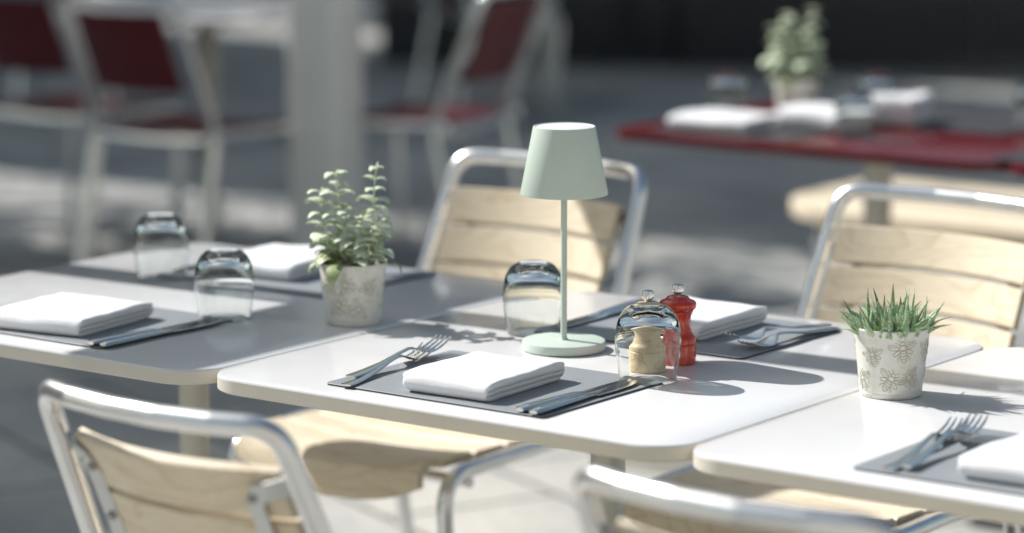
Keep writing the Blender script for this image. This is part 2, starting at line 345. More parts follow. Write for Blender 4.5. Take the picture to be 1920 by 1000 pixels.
# ------------------------------------------------------------------ chairs (sitter faces local -Y)
def slat_mb(w, h, th, bow, z0, y0, tilt, n=18, drop=0.0):
    """curved board: length w along X, height h along the tilted direction, thickness th"""
    s = MB(); rows = []; up = Vector((0, math.sin(tilt), math.cos(tilt))); nr = Vector((0, -math.cos(tilt), math.sin(tilt)))
    e = th*0.13
    prof = [(0, e), (e, 0), (h-e, 0), (h, e), (h, th-e), (h-e, th), (e, th), (0, th-e)]
    for i in range(n+1):
        x = -w/2+w*i/n; b = bow*(1-(2*x/w)**2)
        o = Vector((x, y0+b, z0+drop*(2*x/w)**2))
        rows.append([o+up*a-nr*(t-th/2) for a, t in prof])
    s.grid(rows, True, True, True, 0, True)
    for i in range(len(s.sm)): s.sm[i] = True
    return s
def make_chair(name, recline, mat_seat, mat_back, label, cat, group, panel=False, M_alu=M_alu, W=0.44, WT=0.392, slats=4):
    root = empty(name, (0, 0, 0)); tag(root, label, cat, group)
    h = W/2; t = math.tan(recline)
    yb = 0.145; zb = 0.47; zt = 0.845; ht = (WT or W)/2; yt = yb+(zt-zb)*t
    r = 0.0128
    # back frame: rear legs running up into the reclined arch
    s = MB()
    arch = [(-h, 0.20, 0.0), (-h, yb, zb), (-h, yt, zt)]
    pts = [(-h, 0.235, 0.0), (-h, yb, zb-0.02), (-ht, yt, zt)]
    m_ = 5
    top = [(-ht+2*ht*k/m_, yt+0.035*(1-(2*k/m_-1)**2), zt) for k in range(1, m_)]
    pts2 = pts + top + [(ht, yt, zt), (h, yb, zb-0.02), (h, 0.235, 0.0)]
    rad = [0.12, 0.078] + [0.05]*len(top) + [0.078, 0.12]
    s.tube(fillet(pts2, rad, 8), r, 16); s.build('back_frame', M_alu, root)
    # seat rails running forward and bending down into the front legs
    for sx in (-1, 1):
        s = MB(); x = sx*(h+0.0)
        s.tube(fillet([(x-sx*0.0, 0.19, 0.452), (x, -0.235, 0.438), (x, -0.215, 0.0)], 0.055, 10), r, 16)
        s.build('front_leg', M_alu, root)
    s = MB(); s.tube([(-h, -0.17, 0.418), (h, -0.17, 0.418)], 0.009, 10); s.build('cross_bar', M_alu, root)
    s = MB(); rb = 0.0135 if panel else 0.009
    s.tube([(-h+2*h*k/8, 0.165 if panel else 0.13, 0.438-0.012*(1-(k/4-1)**2)*(1 if panel else 0)) for k in range(9)], rb, 12); s.build('cross_bar', M_alu, root)
    # backrest boards
    up = Vector((0, math.sin(recline), math.cos(recline)))
    if panel:
        s = slat_mb(W-0.13, 0.25, 0.010, 0.03, 0.575, yb+0.055, recline); s.build('backrest_panel', mat_back, root)
    else:
        hs = 0.061; gp = 0.007; top_d = 0.058
        Ltot = (zt-zb)/math.cos(recline)
        for k in range(slats):
            d0 = Ltot-top_d-hs*(k+1)-gp*k
            base = Vector((0, yb, zb))+up*d0
            ws = min(W, WT)-0.045
            s = slat_mb(ws, hs, 0.016, 0.036, base.z, base.y-0.006, recline)
            s.build('backrest_slat', mat_back, root)
        # metal strips behind the boards with a hook to the tube
        for sx in (-1, 1):
            x = sx*(ht-0.055); bow = 0.036*(1-(2*x/(ht*2-0.045))**2); s = MB()
            nrm = Vector((0, math.cos(recline), -math.sin(recline)))
            def q(xx, d, off): return Vector((xx, yb-0.006+bow, zb))+up*d+nrm*off
            w2 = 0.0115; dt = Ltot-top_d-0.022
            path = [q(x, dt-0.255, 0.011), q(x, dt-0.02, 0.011), q(x+sx*0.010, dt-0.003, 0.011), q(x+sx*0.028, dt, 0.006), q(sx*(ht-0.004), dt+0.001, 0.0)-nrm*bow]
            rows = []
            for i, pnt in enumerate(path):
                a = path[min(i+1, len(path)-1)]-path[max(i-1, 0)]; a.normalize(); sd = a.cross(nrm).normalized()
                rows.append([pnt-sd*w2-nrm*0.0015, pnt+sd*w2-nrm*0.0015, pnt+sd*w2+nrm*0.0015, pnt-sd*w2+nrm*0.0015])
            s.grid(rows, True, True, True, 0, False)
            st = s.build('back_strip', M_strip, root)
            for k in range(slats):
                s = MB(); d0 = Ltot-top_d-hs*(k+0.5)-gp*k-0.002
                c = q(x, d0, 0.0125)
                s.tube([c, c+nrm*0.004, c+nrm*0.0055], [0.0052, 0.0050, 0.0028], 12)
                s.build('rivet', M_rivet, st)
    # seat boards
    def seat_z(y): return 0.462-0.035*max(0, 1-((y-0.02)/0.19)**2)*0.35+(-0.02 if False else 0)
    if panel:
        s = MB(); rows = []
        for i in range(13):
            x = -h+0.02+(W-0.04)*i/12; dp = -0.012*(1-(2*x/W)**2)
            rows.append([(x, -0.22, 0.447), (x, -0.205, 0.462+dp), (x, 0.16, 0.466+dp), (x, 0.165, 0.455), (x, -0.20, 0.448+dp)])
        s.grid(rows, True, True, True); s.build('seat', mat_seat, root)
    else:
        n = 5; d = 0.073; gap = 0.006; y = 0.175
        for k in range(n):
            yy = y-(d+gap)*k-d/2; s = MB(); rows = []
            for i in range(15):
                x = -h+0.020+(W-0.040)*i/14; dp = -0.014*(1-(2*x/W)**2)
                z = 0.464+dp-0.004*math.sin(math.pi*(k+0.5)/n)
                rows.append([(x, yy-d/2, z-0.003), (x, yy-d/2+0.003, z), (x, yy+d/2-0.003, z), (x, yy+d/2, z-0.003), (x, yy+d/2, z-0.014), (x, yy-d/2, z-0.014)])
            s.grid(rows, True, True, True, 0, True); s.build('seat_slat', mat_seat, root)
        s = MB(); rows = []                                    # rounded front board turning down
        for i in range(19):
            u = 2*i/18-1; x = (h-0.030)*u; dp = -0.014*(1-u*u); yo = -0.036*(1-u*u)*0.55
            z = 0.464+dp; y1 = y-(d+gap)*n; drop = 0.062-0.018*u**4
            rows.append([(x, y1, z), (x, y1-0.018+yo*0.5, z-0.002), (x, y1-0.034+yo, z-0.010), (x, y1-0.042+yo, z-0.026), (x, y1-0.040+yo, z-drop), (x, y1-0.028+yo, z-drop), (x, y1-0.028+yo, z-0.024), (x, y1-0.016+yo, z-0.016), (x, y1, z-0.014)])
        s.grid(rows, True, True, True, 0, True); s.build('seat_slat', mat_seat, root)
    return root
CG = 'slatted wooden bistro chairs around the white tables'
REC_N, REC_F = R(25), R(24)
nearA = make_chair('slatted_chair', REC_N, M_wood, M_wood, 'slatted wooden chair in the left foreground, its back towards the viewer', 'chair', CG, WT=0.352, W=0.405)
place(nearA, (0.437, -0.215, 0), R(178), nearA['label'])
nearB = copy_tree(nearA); place(nearB, (1.154, -0.20, 0), R(178), 'slatted wooden chair at the bottom edge, only its top rail and top board in view')
farA = make_chair('slatted_chair', REC_F, M_wood, M_wood, 'slatted wooden chair standing behind the mint green lamp', 'chair', CG)
place(farA, (-0.370, 0.97, 0), R(0), farA['label']); farA.rotation_euler.z = R(-2)
farB = copy_tree(farA); place(farB, (0.368, 0.995, 0), R(-3), 'slatted wooden chair standing behind the spiky succulent')

# ------------------------------------------------------------------ tableware
def make_placemat(name='placemat', mat=None):
    w, d, th = 0.344, 0.268, 0.0025; s = MB(); o = rrect(w, d, 0.010, 6)
    rows = [[(x-w/2, y-d/2, z) for x, y in o] for z in (0, th-0.0004)]
    s.grid(rows, True, True, False, 1, False)
    rows = [[(x-w/2, y-d/2, th-0.0004) for x, y in o], [((x-w/2)*0.997, (y-d/2)*0.996, th) for x, y in o]]
    s.grid(rows, True, False, True, 0, True)
    s.sm = [False]*len(s.sm)
    return s.build(name, [mat or M_mat, M_matedge])
def make_napkin(seed=1, w=0.135, d=0.178, h=0.027):
    """folded cloth: soft stack whose top overhangs a little, with the lips of the folded layers along the sides"""
    s = MB(); off = Vector((seed*3.7, seed*1.3, 0))
    def nz(x, y, z, k): return noise.noise(Vector((x, y, z))*k+off)
    o = rrect(w, d, 0.007, 5); ring = []
    for i in range(len(o)):                                  # resample the outline evenly
        a, b = o[i], o[(i+1) % len(o)]; n = max(1, int(math.hypot(b[0]-a[0], b[1]-a[1])/0.006))
        for k in range(n): ring.append((a[0]+(b[0]-a[0])*k/n-w/2, a[1]+(b[1]-a[1])*k/n-d/2))
    lev = [(0.0, 0.0085), (0.03, 0.0066), (0.12, 0.0054), (0.20, 0.0056), (0.23, 0.0078), (0.245, 0.0120), (0.26, 0.0075), (0.29, 0.0050), (0.38, 0.0040), (0.46, 0.0042), (0.485, 0.0062), (0.50, 0.0105), (0.515, 0.0058), (0.54, 0.0030), (0.66, 0.0014), (0.78, 0.0004), (0.88, 0.0006), (0.94, 0.0018), (0.98, 0.0040), (1.0, 0.0075)]
    def pos(x, y, t, ins, top=0.0):
        L2 = math.hypot(x, y) or 1; side = abs(x)/(w/2) > abs(y)/(d/2)
        crease = ins
        if not side:                                             # front and back are smooth rounded folds
            crease = 0.0115*(1-math.sqrt(max(0.0, 1-(2*t-1)**2))) if t < 0.99 else (0.0110 if ins > 0 else 0.0)
        kx, ky = (w/2-crease)/(w/2), (d/2-crease)/(d/2)
        X, Y = x*kx, y*ky
        hh = h*(1.0+0.10*(-y/d)+0.16*nz(X, Y, 0, 11)*t+0.05*nz(X, Y, 2, 32)*t)
        hh *= 1-0.10*(abs(y)/(d/2))**6*t
        Z = t*hh+0.0016*nz(X*0.6, Y, 5, 20)*math.sin(math.pi*min(1, t))*(1 if side else 0)
        X += 0.0022*nz(Y, Z*3, 1, 24)*(1-abs(2*t-1))+0.0015*nz(Y, 0, 9, 12); Y += 0.0020*nz(X, Z*2, 4, 16)
        return (X, Y, max(0.0, Z))
    rows = [[pos(x, y, t, ins) for x, y in ring] for t, ins in lev]
    nr = len(ring)
    for q in range(1, 12):                                    # top sheet, concentric
        k = 1-q/12.0; k0 = (w/2-0.0075)/(w/2)
        rows.append([pos(x*k*k0*1.0, y*(1-(1-k)*1.0)*((d/2-0.0110)/(d/2)), 1.0, 0.0) for x, y in ring])
    s.grid(rows, True, True, False); c = s.addv(pos(0, 0, 1.0, 0)); b = len(s.v)-1-nr
    for j in range(nr): s.face((b+j, b+(j+1) % nr, c))
    return s.build('folded_napkin', M_cloth, sharp=0)
def loft(stations, n=10, mi=0):
    """stations: (y, z, halfwidth, halfthick, x)"""
    rows = []
    for (y, z, hw, ht, x) in stations:
        rows.append([(x+hw*math.cos(2*math.pi*k/n), y, z+ht*math.sin(2*math.pi*k/n)) for k in range(n)])
    s = MB(); s.grid(rows, True, True, True); return s
def make_fork(length=0.205):
    """handle end at y=0, tines at +y"""
    k = length/0.205
    st = [(0, .0022, .0075, .0012, 0), (.004, .0024, .0098, .0016, 0), (.03, .0030, .0088, .0017, 0), (.07, .0060, .0058, .0017, 0), (.105, .0115, .0036, .0018, 0), (.125, .0135, .0031, .0019, 0), (.134, .0125, .0046, .0016, 0), (.142, .0090, .0100, .0012, 0), (.151, .0052, .0142, .0010, 0), (.160, .0036, .0150, .0009, 0)]
    s = loft([(a*k, b, c, d, e) for a, b, c, d, e in st], 14)
    for i in range(4):
        x = (i-1.5)*0.0082
        pts = [((.156)*k, .0038), (.166*k, .0040), (.179*k, .0056), (.193*k, .0092), (.205*k, .0150)]
        rw = [.0031, .0028, .0025, .0021, .0011]
        t = loft([(y, z, rr, .0009, x*(1-0.12*j/4)) for j, ((y, z), rr) in enumerate(zip(pts, rw))], 8)
        b = len(s.v); s.v += t.v
        for f, sm in zip(t.f, t.sm): s.face([b+q for q in f], 0, sm)
    return s
def make_knife(length=0.225):
    k = length/0.225
    st = [(0, .0040, .0060, .0022, 0), (.004, .0043, .0092, .0036, 0), (.02, .0046, .0095, .0040, 0), (.07, .0044, .0075, .0038, 0), (.105, .0040, .0062, .0034, 0), (.118, .0034, .0060, .0024, 0), (.124, .0030, .0082, .0009, .001), (.16, .0030, .0098, .0007, .001), (.195, .0030, .0095, .0006, .0005), (.213, .0030, .0070, .0005, -.001), (.222, .0030, .0036, .0004, -.003), (.225, .0030, .0008, .0003, -.0045)]
    return loft([(a*k, b, c, d, e) for a, b, c, d, e in st], 14)
def cutlery(kind, loc, rz, label, length=0.2, group=None, tilt=0.0, roll=0.0):
    s = make_fork(length) if kind == 'fork' else make_knife(length)
    o = s.build(kind, M_steel, loc=loc, rz=rz); o.rotation_euler.x = tilt; o.rotation_euler.y = roll
    return tag(o, label, kind, group)
MT = TZ+0.0028
def mat_at(x, y, label):
    o = make_placemat(); o.location = (x, y, TZ+0.0003); return tag(o, label, 'placemat', 'grey placemats on the white tables')
mat_at(0.348, 0.179, 'dark grey rectangular placemat in the front middle, under the sharp napkin and cutlery')
mat_at(-0.382, 0.178, 'dark grey rectangular placemat at the far left near the table edge, cropped by the frame')
mat_at(1.124, 0.172, 'dark grey rectangular placemat at the lower right, cropped by the frame')
mat_at(0.348, 0.628, 'dark grey rectangular placemat behind the red pepper mill')
mat_at(-0.385, 0.655, 'dark grey rectangular placemat behind the silvery plant')
mat_at(1.124, 0.640, 'dark grey rectangular placemat at the back of the right table') if False else None
def nap(x, y, rz, label, seed, **k):
    o = make_napkin(seed, **k); o.location = (x, y, MT); o.rotation_euler.z = rz; return tag(o, label, 'napkin', 'white folded napkins on the placemats')
nap(0.353, 0.150, R(2), 'white folded cloth napkin in the front middle, between forks and knives', 1)
nap(-0.370, 0.148, R(8), 'white folded cloth napkin at the far left of the left table, cropped by the frame', 2, w=0.16)
nap(1.140, 0.150, R(0), 'white folded cloth napkin at the lower right beside blurred forks', 3)
nap(0.352, 0.640, R(180), 'white folded cloth napkin behind the red pepper mill', 4, w=0.135)
nap(-0.420, 0.665, R(186), 'white folded cloth napkin behind the silvery plant', 5, w=0.15)

# front setting of the middle table
cutlery('fork', (0.216, 0.040, MT), R(11), 'nearer steel fork of the pair left of the front middle napkin', 0.235)
cutlery('fork', (0.197, 0.072, MT+0.0035), R(5), 'farther steel fork of the pair left of the front middle napkin, lying across the other', 0.222, tilt=R(1))
cutlery('knife', (0.484, 0.046, MT), R(-1), 'left steel knife of the pair right of the front middle napkin', 0.240)
cutlery('knife', (0.506, 0.044, MT), R(1.5), 'right steel knife of the pair right of the front middle napkin, nearest the placemat edge', 0.240)
# front setting of the left table
cutlery('knife', (-0.233, 0.044, MT), R(-3), 'left steel knife of the blurred pair on the left table front placemat', 0.24)
cutlery('knife', (-0.212, 0.046, MT), R(-1), 'right steel knife of the blurred pair on the left table front placemat', 0.24)
# front setting of the right table
cutlery('fork', (0.998, 0.045, MT), R(9), 'left steel fork of the blurred pair at the lower right', 0.235)
cutlery('fork', (1.014, 0.055, MT+0.0035), R(7), 'right steel fork of the blurred pair at the lower right', 0.225, tilt=R(1))
# back setting of the middle table
cutlery('fork', (0.515, 0.745, MT), R(176), 'nearer steel fork of the pair behind the two pepper mills', 0.215)
cutlery('fork', (0.504, 0.746, MT+0.0035), R(172), 'farther steel fork of the pair behind the two pepper mills', 0.215, tilt=R(1))
cutlery('knife', (0.190, 0.750, MT), R(182), 'left steel knife of the dark pair behind the lamp stem', 0.23)
cutlery('knife', (0.209, 0.752, MT), R(179), 'right steel knife of the dark pair behind the lamp stem', 0.23)
# back setting of the left table: cutlery left of the pot
cutlery('knife', (-0.545, 0.770, MT), R(181), 'steel knife of the back placemat beside the farthest glass', 0.23)
cutlery('fork', (-0.228, 0.770, MT), R(176), 'steel fork of the back placemat behind the silvery plant', 0.21)

# tumblers, upside down
def make_glass():
    root = empty('tumbler', (0, 0, 0))
    outer = [(0.0359, 0.0012), (0.03635, 0.0003), (0.0368, 0.0012), (0.0385, 0.014), (0.0408, 0.030), (0.0424, 0.046), (0.0427, 0.056), (0.0419, 0.066), (0.0400, 0.0755), (0.0372, 0.0835), (0.0332, 0.0900), (0.0285, 0.0948), (0.0250, 0.0972), (0.0218, 0.0986), (0.0185, 0.0984), (0.0150, 0.0966), (0.0080, 0.0955), (0.0001, 0.0952)]
    inner = [(0.0001, 0.0850), (0.010, 0.0848), (0.019, 0.0838), (0.0265, 0.0812), (0.0325, 0.0765), (0.0368, 0.0708), (0.0397, 0.0638), (0.0414, 0.055), (0.0414, 0.046), (0.0399, 0.030), (0.0376, 0.014), (0.0359, 0.0012)]
    prof = outer+inner
    mis = []
    for i in range(len(prof)-1):
        z = (prof[i][1]+prof[i+1][1])/2; mis.append(1 if z > 0.079 else 0)
    s = MB(); s.lathe(prof, n=96, mis=mis)
    o = s.build('tumbler', [M_glass, M_glassbase])
    bpy.data.objects.remove(root)
    return tag(o, 'x', 'glass', 'upturned tumblers on the white tables')
gl = make_glass(); place(gl, (0.496, 0.308, TZ+0.0005), 0, 'sharp upturned clear tumbler in front of the two pepper mills')
gl2 = copy_tree(gl); place(gl2, (0.185, 0.487, TZ+0.0005), 0, 'upturned clear tumbler directly behind the lamp stem')
gl3 = copy_tree(gl); place(gl3, (-0.230, 0.313, TZ+0.0005), 0, 'nearer upturned tumbler of the two on the left table, at the knife tips')
gl4 = copy_tree(gl); place(gl4, (-0.528, 0.505, TZ+0.0005), 0, 'farther upturned tumbler of the two on the left table, leftmost of all glasses')

# lamp
lamp = empty('table_lamp', (0.287, 0.416, TZ)); tag(lamp, 'mint green table lamp with a cone shade on a thin stem', 'lamp')
s = MB(); s.lathe([(0.0001, 0.0003), (0.054, 0.0003), (0.0562, 0.0018), (0.0562, 0.0115), (0.0555, 0.0128), (0.0535, 0.0135), (0.0001, 0.0135)], n=72); s.build('base', M_lamp, lamp)
s = MB(); s.lathe([(0.0065, 0.0137), (0.0048, 0.0155), (0.0042, 0.019), (0.0042, 0.232)], n=20); s.build('stem', M_lamp, lamp)
z0, z1 = 0.212, 0.303
s = MB()
s.lathe([(0.0570, z0), (0.0584, z0), (0.0588, z0+0.001), (0.0420, z1-0.002), (0.0413, z1), (0.0400, z1+0.0003), (0.0372, z1-0.0012), (0.0372, z1-0.004), (0.0395, z1-0.006), (0.0570, z0)], n=96)
s.build('lamp_shade', M_lamp, lamp)
s = MB(); s.lathe([(0.0373, z1-0.0045), (0.0373, z1-0.0012), (0.036, z1-0.0006), (0.0001, z1-0.0006)], n=72); s.build('top_plate', M_diff, lamp)
s = MB(); s.lathe([(0.0001, 0.236), (0.014, 0.236), (0.014, 0.229), (0.0001, 0.229)], n=24); s.build('stem_cap', M_lamp, lamp)

# mills
def make_mill(name, loc, mat, label, k=1.0):
    root = empty(name, loc); tag(root, label, 'pepper mill')
    pr = [(0.0001, 0.0002), (0.0240, 0.0002), (0.0250, 0.0012), (0.0252, 0.024), (0.0246, 0.0262), (0.0238, 0.0270), (0.0246, 0.0280), (0.0246, 0.0330), (0.0235, 0.0355), (0.0215, 0.0378), (0.0195, 0.0420), (0.0180, 0.0480), (0.0172, 0.0540), (0.0172, 0.0580), (0.0182, 0.0640), (0.0205, 0.0690), (0.0206, 0.0706)]
    s = MB(); s.lathe(pr, n=56); s.build('body', mat, root)
    cp = [(0.0200, 0.0712), (0.0225, 0.0722), (0.0244, 0.0750), (0.0250, 0.0785), (0.0244, 0.0810), (0.0220, 0.0832), (0.0175, 0.0848), (0.0165, 0.0856), (0.0140, 0.0885), (0.0085, 0.0902), (0.0001, 0.0904)]
    s = MB(); s.lathe(cp, n=56); s.build('cap', mat, root)
    s = MB(); n = 64; prof = [(0.0048, 0.0900), (0.0052, 0.0925), (0.0078, 0.0945), (0.0083, 0.0965), (0.0083, 0.1010), (0.0076, 0.1034), (0.0050, 0.1046), (0.0001, 0.1046)]
    rows = []
    for i, (r_, z) in enumerate(prof):
        rows.append([((r_*(1-(0.07 if (kk % 4 < 2 and 2 <= i <= 5) else 0)))*math.cos(2*math.pi*kk/n), (r_*(1-(0.07 if (kk % 4 < 2 and 2 <= i <= 5) else 0)))*math.sin(2*math.pi*kk/n), z) for kk in range(n)])
    s.grid(rows, True); s.build('knob', M_chrome, root)
    return root
make_mill('pepper_mill', (0.460, 0.431, TZ), M_red, 'glossy red turned pepper mill with chrome knob')
make_mill('salt_mill', (0.453, 0.371, TZ), M_woodmill, 'pale natural wood mill with chrome knob seen through the front tumbler')['category'] = 'salt mill'

# ------------------------------------------------------------------ pots and plants
PH = 0.087
def pot_r(z): return 0.0385+(0.0478-0.0385)*z/PH
def bee_lines():
    """polylines of a bee in a 2D frame, head up; unit = half body length"""
    L_ = []
    def ell(cx, cy, rx, ry, a0=0, a1=360, n=18, rot=0):
        out = []
        for i in range(n+1):
            a = R(a0+(a1-a0)*i/n); x, y = rx*math.cos(a), ry*math.sin(a)
            out.append((cx+x*math.cos(R(rot))-y*math.sin(R(rot)), cy+x*math.sin(R(rot))+y*math.cos(R(rot))))
        return out
    L_.append(ell(0, 0.62, 0.20, 0.16)); L_.append(ell(0, 0.25, 0.26, 0.24))
    L_.append(ell(0, -0.42, 0.30, 0.52))
    for yy in (-0.15, -0.38, -0.6): L_.append([(-0.27+0.05*abs(yy+.38), yy), (0, yy-0.06), (0.27-0.05*abs(yy+.38), yy)])
    for sx in (-1, 1):
        L_.append([(sx*0.2, 0.32), (sx*0.7, 0.62), (sx*1.1, 0.66), (sx*1.2, 0.48), (sx*0.95, 0.22), (sx*0.5, 0.12), (sx*0.2, 0.2)])
        L_.append([(sx*0.22, 0.15), (sx*0.6, 0.02), (sx*0.85, -0.15), (sx*0.7, -0.35), (sx*0.4, -0.2), (sx*0.22, 0.08)])
        L_.append([(sx*0.25, 0.27), (sx*0.7, 0.42), (sx*1.05, 0.5)])
        L_.append([(sx*0.08, 0.76), (sx*0.25, 0.95), (sx*0.4, 0.98)])
        L_.append([(sx*0.25, -0.3), (sx*0.5, -0.55), (sx*0.5, -0.8)])
        L_.append([(sx*0.2, 0.5), (sx*0.42, 0.72), (sx*0.6, 0.75)])
    return L_
def make_pot(loc, bees, label, name='potted_succulent'):
    root = empty(name, loc); tag(root, label, 'plant')
    t = 0.0011
    prof = [(0.0001, 0.0004), (0.0375, 0.0004), (0.0385, 0.0015), (pot_r(0.006), 0.006), (pot_r(0.0068)-0.0006, 0.0068), (pot_r(0.0078), 0.0078)] + [(pot_r(PH*i/8), PH*i/8) for i in range(1, 8)] + [(0.0478, PH-0.004), (0.0490, PH-0.0022), (0.0492, PH), (0.0484, PH+0.0012), (0.0474, PH+0.0003), (0.0466, PH-0.004), (0.0455, PH-0.014)]
    s = MB(); s.lathe(prof, n=72); s.build('pot', M_pot, root)
    s = MB(); s.lathe([(0.0455, PH-0.010), (0.0001, PH-0.006)], n=40); s.build('soil', M_soil, root)
    for (ang, zc, size, rot) in bees:
        s = MB()
        for ln in bee_lines():
            pts = []
            for k in range(len(ln)-1):
                for q in range(3):
                    u = q/3; pts.append((ln[k][0]*(1-u)+ln[k+1][0]*u, ln[k][1]*(1-u)+ln[k+1][1]*u))
            pts.append(ln[-1]); out = []
            for x, y in pts:
                xr = x*math.cos(R(rot))-y*math.sin(R(rot)); yr = x*math.sin(R(rot))+y*math.cos(R(rot))
                z = zc+yr*size; z = min(max(z, 0.009), PH-0.006); r_ = pot_r(z)+0.0001; a = R(ang)+xr*size/r_
                out.append((r_*math.cos(a), r_*math.sin(a), z))
            s.tube(out, 0.00046, 6)
        s.build('bee_relief', M_bee, root)
    return root
def blade(s, base, direc, length, width, curl, mi=0, n=8, thick=0.35, spiky=True, roll=0.0):
    """tapered fleshy leaf; direc initial direction, bends upward(+)/down(-) by curl radians"""
    d = Vector(direc).normalized(); side = d.cross(Vector((0, 0, 1)))
    if side.length < 1e-3: side = Vector((1, 0, 0))
    side.normalize(); p = Vector(base); rows = []
    for i in range(n+1):
        u = i/n
        if spiky: wd = width*(1-u)**0.75*(0.75+0.5*math.sin(math.pi*min(1, u*1.6)))
        else: wd = width*max(0.04, math.sin(math.pi*min(0.97, 0.10+0.88*u))**0.8)
        nrm = side.cross(d).normalized(); wd = max(wd, 0.00025)
        sd = (side*math.cos(roll)+nrm*math.sin(roll)); nn = (nrm*math.cos(roll)-side*math.sin(roll))
        rows.append([p-sd*wd, p-sd*wd*0.5-nn*wd*thick, p+sd*wd*0.5-nn*wd*thick, p+sd*wd, p+sd*wd*0.45+nn*wd*thick*0.35, p-sd*wd*0.45+nn*wd*thick*0.35])
        p = p+d*(length/n); rotm = Matrix.Rotation(curl/n, 3, side); d = (rotm @ d).normalized()
    s.grid(rows, True, True, True, mi)
# right pot: spiky succulent. camera lies towards angle about -61 deg from the pot
potR = make_pot((0.786, 0.423, TZ), [(-42, 0.063, 0.0158, 8), (-92, 0.054, 0.0130, 14), (-63, 0.024, 0.0150, -32), (-118, 0.022, 0.0135, 20), (-25, 0.026, 0.013, 40), (10, 0.06, 0.015, -10), (45, 0.03, 0.015, 10), (100, 0.055, 0.015, 5), (150, 0.03, 0.015, -20), (200, 0.06, 0.015, 10)],
                'spiky green succulent in a whitewashed pot embossed with bees, on the right table')
rnd = random.Random(7); s = MB()
for i in range(140):
    a = rnd.uniform(0, 2*math.pi); rr = 0.041*math.sqrt(rnd.random()); out = rr/0.041
    lean = 0.08+out*0.85*rnd.uniform(0.65, 1.15); ln = rnd.uniform(0.032, 0.064)*(1.05-0.25*out)
    if rnd.random() < 0.25: ln *= 0.55
    d = Vector((math.cos(a)*math.sin(lean), math.sin(a)*math.sin(lean), math.cos(lean)))
    blade(s, (rr*math.cos(a), rr*math.sin(a), PH-0.008), d, ln, rnd.uniform(0.0044, 0.0080), rnd.uniform(-0.9, 0.9), n=8, thick=0.6, roll=rnd.uniform(-0.6, 0.6))
s.build('spiky_leaves', M_succ, potR)
def silvery(loc, bees, label, seed, hk=1.0, lk=1.0):
    root = make_pot(loc, bees, label, 'potted_herb'); rn = random.Random(seed)
    st = MB(); lf = MB(); lo = MB()
    # view basis so that the tall stems stand apart as in the photo
    ex = Vector((0.806, 0.592, 0)); ey = Vector((-0.592, 0.806, 0))
    stems = [(-0.030, 0.010, -0.012, 0.070), (-0.018, 0.0, -0.006, 0.088), (-0.008, -0.01, -0.003, 0.056), (0.022, 0.004, 0.012, 0.094), (0.008, 0.012, 0.004, 0.044), (0.0, -0.015, 0.002, 0.042), (-0.024, -0.012, -0.012, 0.040), (0.026, -0.012, 0.016, 0.046), (0.016, -0.018, 0.010, 0.032)]
    for (sx, sy, tx, ht) in stems:
        ht *= 1.48*hk; b = ex*sx+ey*sy+Vector((0, 0, PH-0.008)); pts = []
        for k in range(9):
            u = k/8; pts.append(b+ex*(tx*u*1.3+0.004*math.sin(3*u+sx*90))+ey*(0.003*math.sin(4*u+sy*200))+Vector((0, 0, ht*u)))
        st.tube(pts, [0.0016*(1-0.45*k/8) for k in range(9)], 7)
        nodes = int(ht/0.0155)
        for j in range(nodes):
            u = 0.12+0.88*(j+1)/nodes; k = min(7, int(u*8)); p = pts[k].lerp(pts[k+1], u*8-k) if u < 1 else pts[8]
            a = j*1.57+rn.uniform(-0.3, 0.3); big = 0.0108+0.0088*(1-u)**0.6+rn.uniform(-0.001, 0.002)
            for q in (rn.uniform(-.3, .3), math.pi+rn.uniform(-.3, .3)):
                d = Vector((math.cos(a+q), math.sin(a+q), 0.55+0.5*u))
                big *= lk*rn.uniform(0.8, 1.25); blade(lf, p, d, big*1.75, big*0.52, -1.5-0.8*rn.random(), n=6, spiky=False, thick=0.3)
        blade(lf, pts[-1], (0.1, 0.1, 1), 0.011, 0.0038, -0.3, n=4, spiky=False); blade(lf, pts[-1], (0.7, 0.2, 0.7), 0.012, 0.0038, -0.9, n=4, spiky=False); blade(lf, pts[-1], (-0.7, -0.3, 0.7), 0.012, 0.0038, -0.9, n=4, spiky=False)
    for i in range(20):
        a = rn.uniform(0, 2*math.pi); rr = rn.uniform(0.008, 0.034)
        d = Vector((math.cos(a), math.sin(a), rn.uniform(0.7, 1.6)))
        blade(lo if rn.random() < 0.5 else lf, (rr*math.cos(a), rr*math.sin(a), PH-0.008+rn.uniform(0, 0.016)), d, rn.uniform(0.030, 0.048), rn.uniform(0.0070, 0.0110), -rn.uniform(1.2, 2.6), n=8, spiky=False, thick=0.22)
    for (vx, vy, ln, wd, up) in [(-0.014, -0.036, 0.052, 0.0115, 0.75), (0.038, -0.012, 0.050, 0.0055, 1.0), (-0.036, -0.016, 0.040, 0.006, 1.1), (0.01, -0.02, 0.03, 0.008, 1.2)]:
        b = ex*vx+ey*vy; d = b.normalized()+Vector((0, 0, up))
        blade(lo, (b.x, b.y, PH-0.003), d, ln, wd, -2.75, n=10, spiky=False, thick=0.2)
    st.build('stem', M_silver, root); lf.build('silvery_leaves', M_silver, root); lo.build('lower_leaves', M_olive, root)
    return root
silvery((-0.065, 0.399, TZ), [(-75, 0.030, 0.016, 60), (-45, 0.024, 0.014, -60), (-60, 0.060, 0.014, 80), (-100, 0.058, 0.014, -70), (-20, 0.055, 0.013, 30), (40, 0.05, 0.015, 0), (120, 0.04, 0.015, 20), (200, 0.05, 0.015, 0)],
        'pale silvery herb with upright stems in a whitewashed pot on the left table', 11)

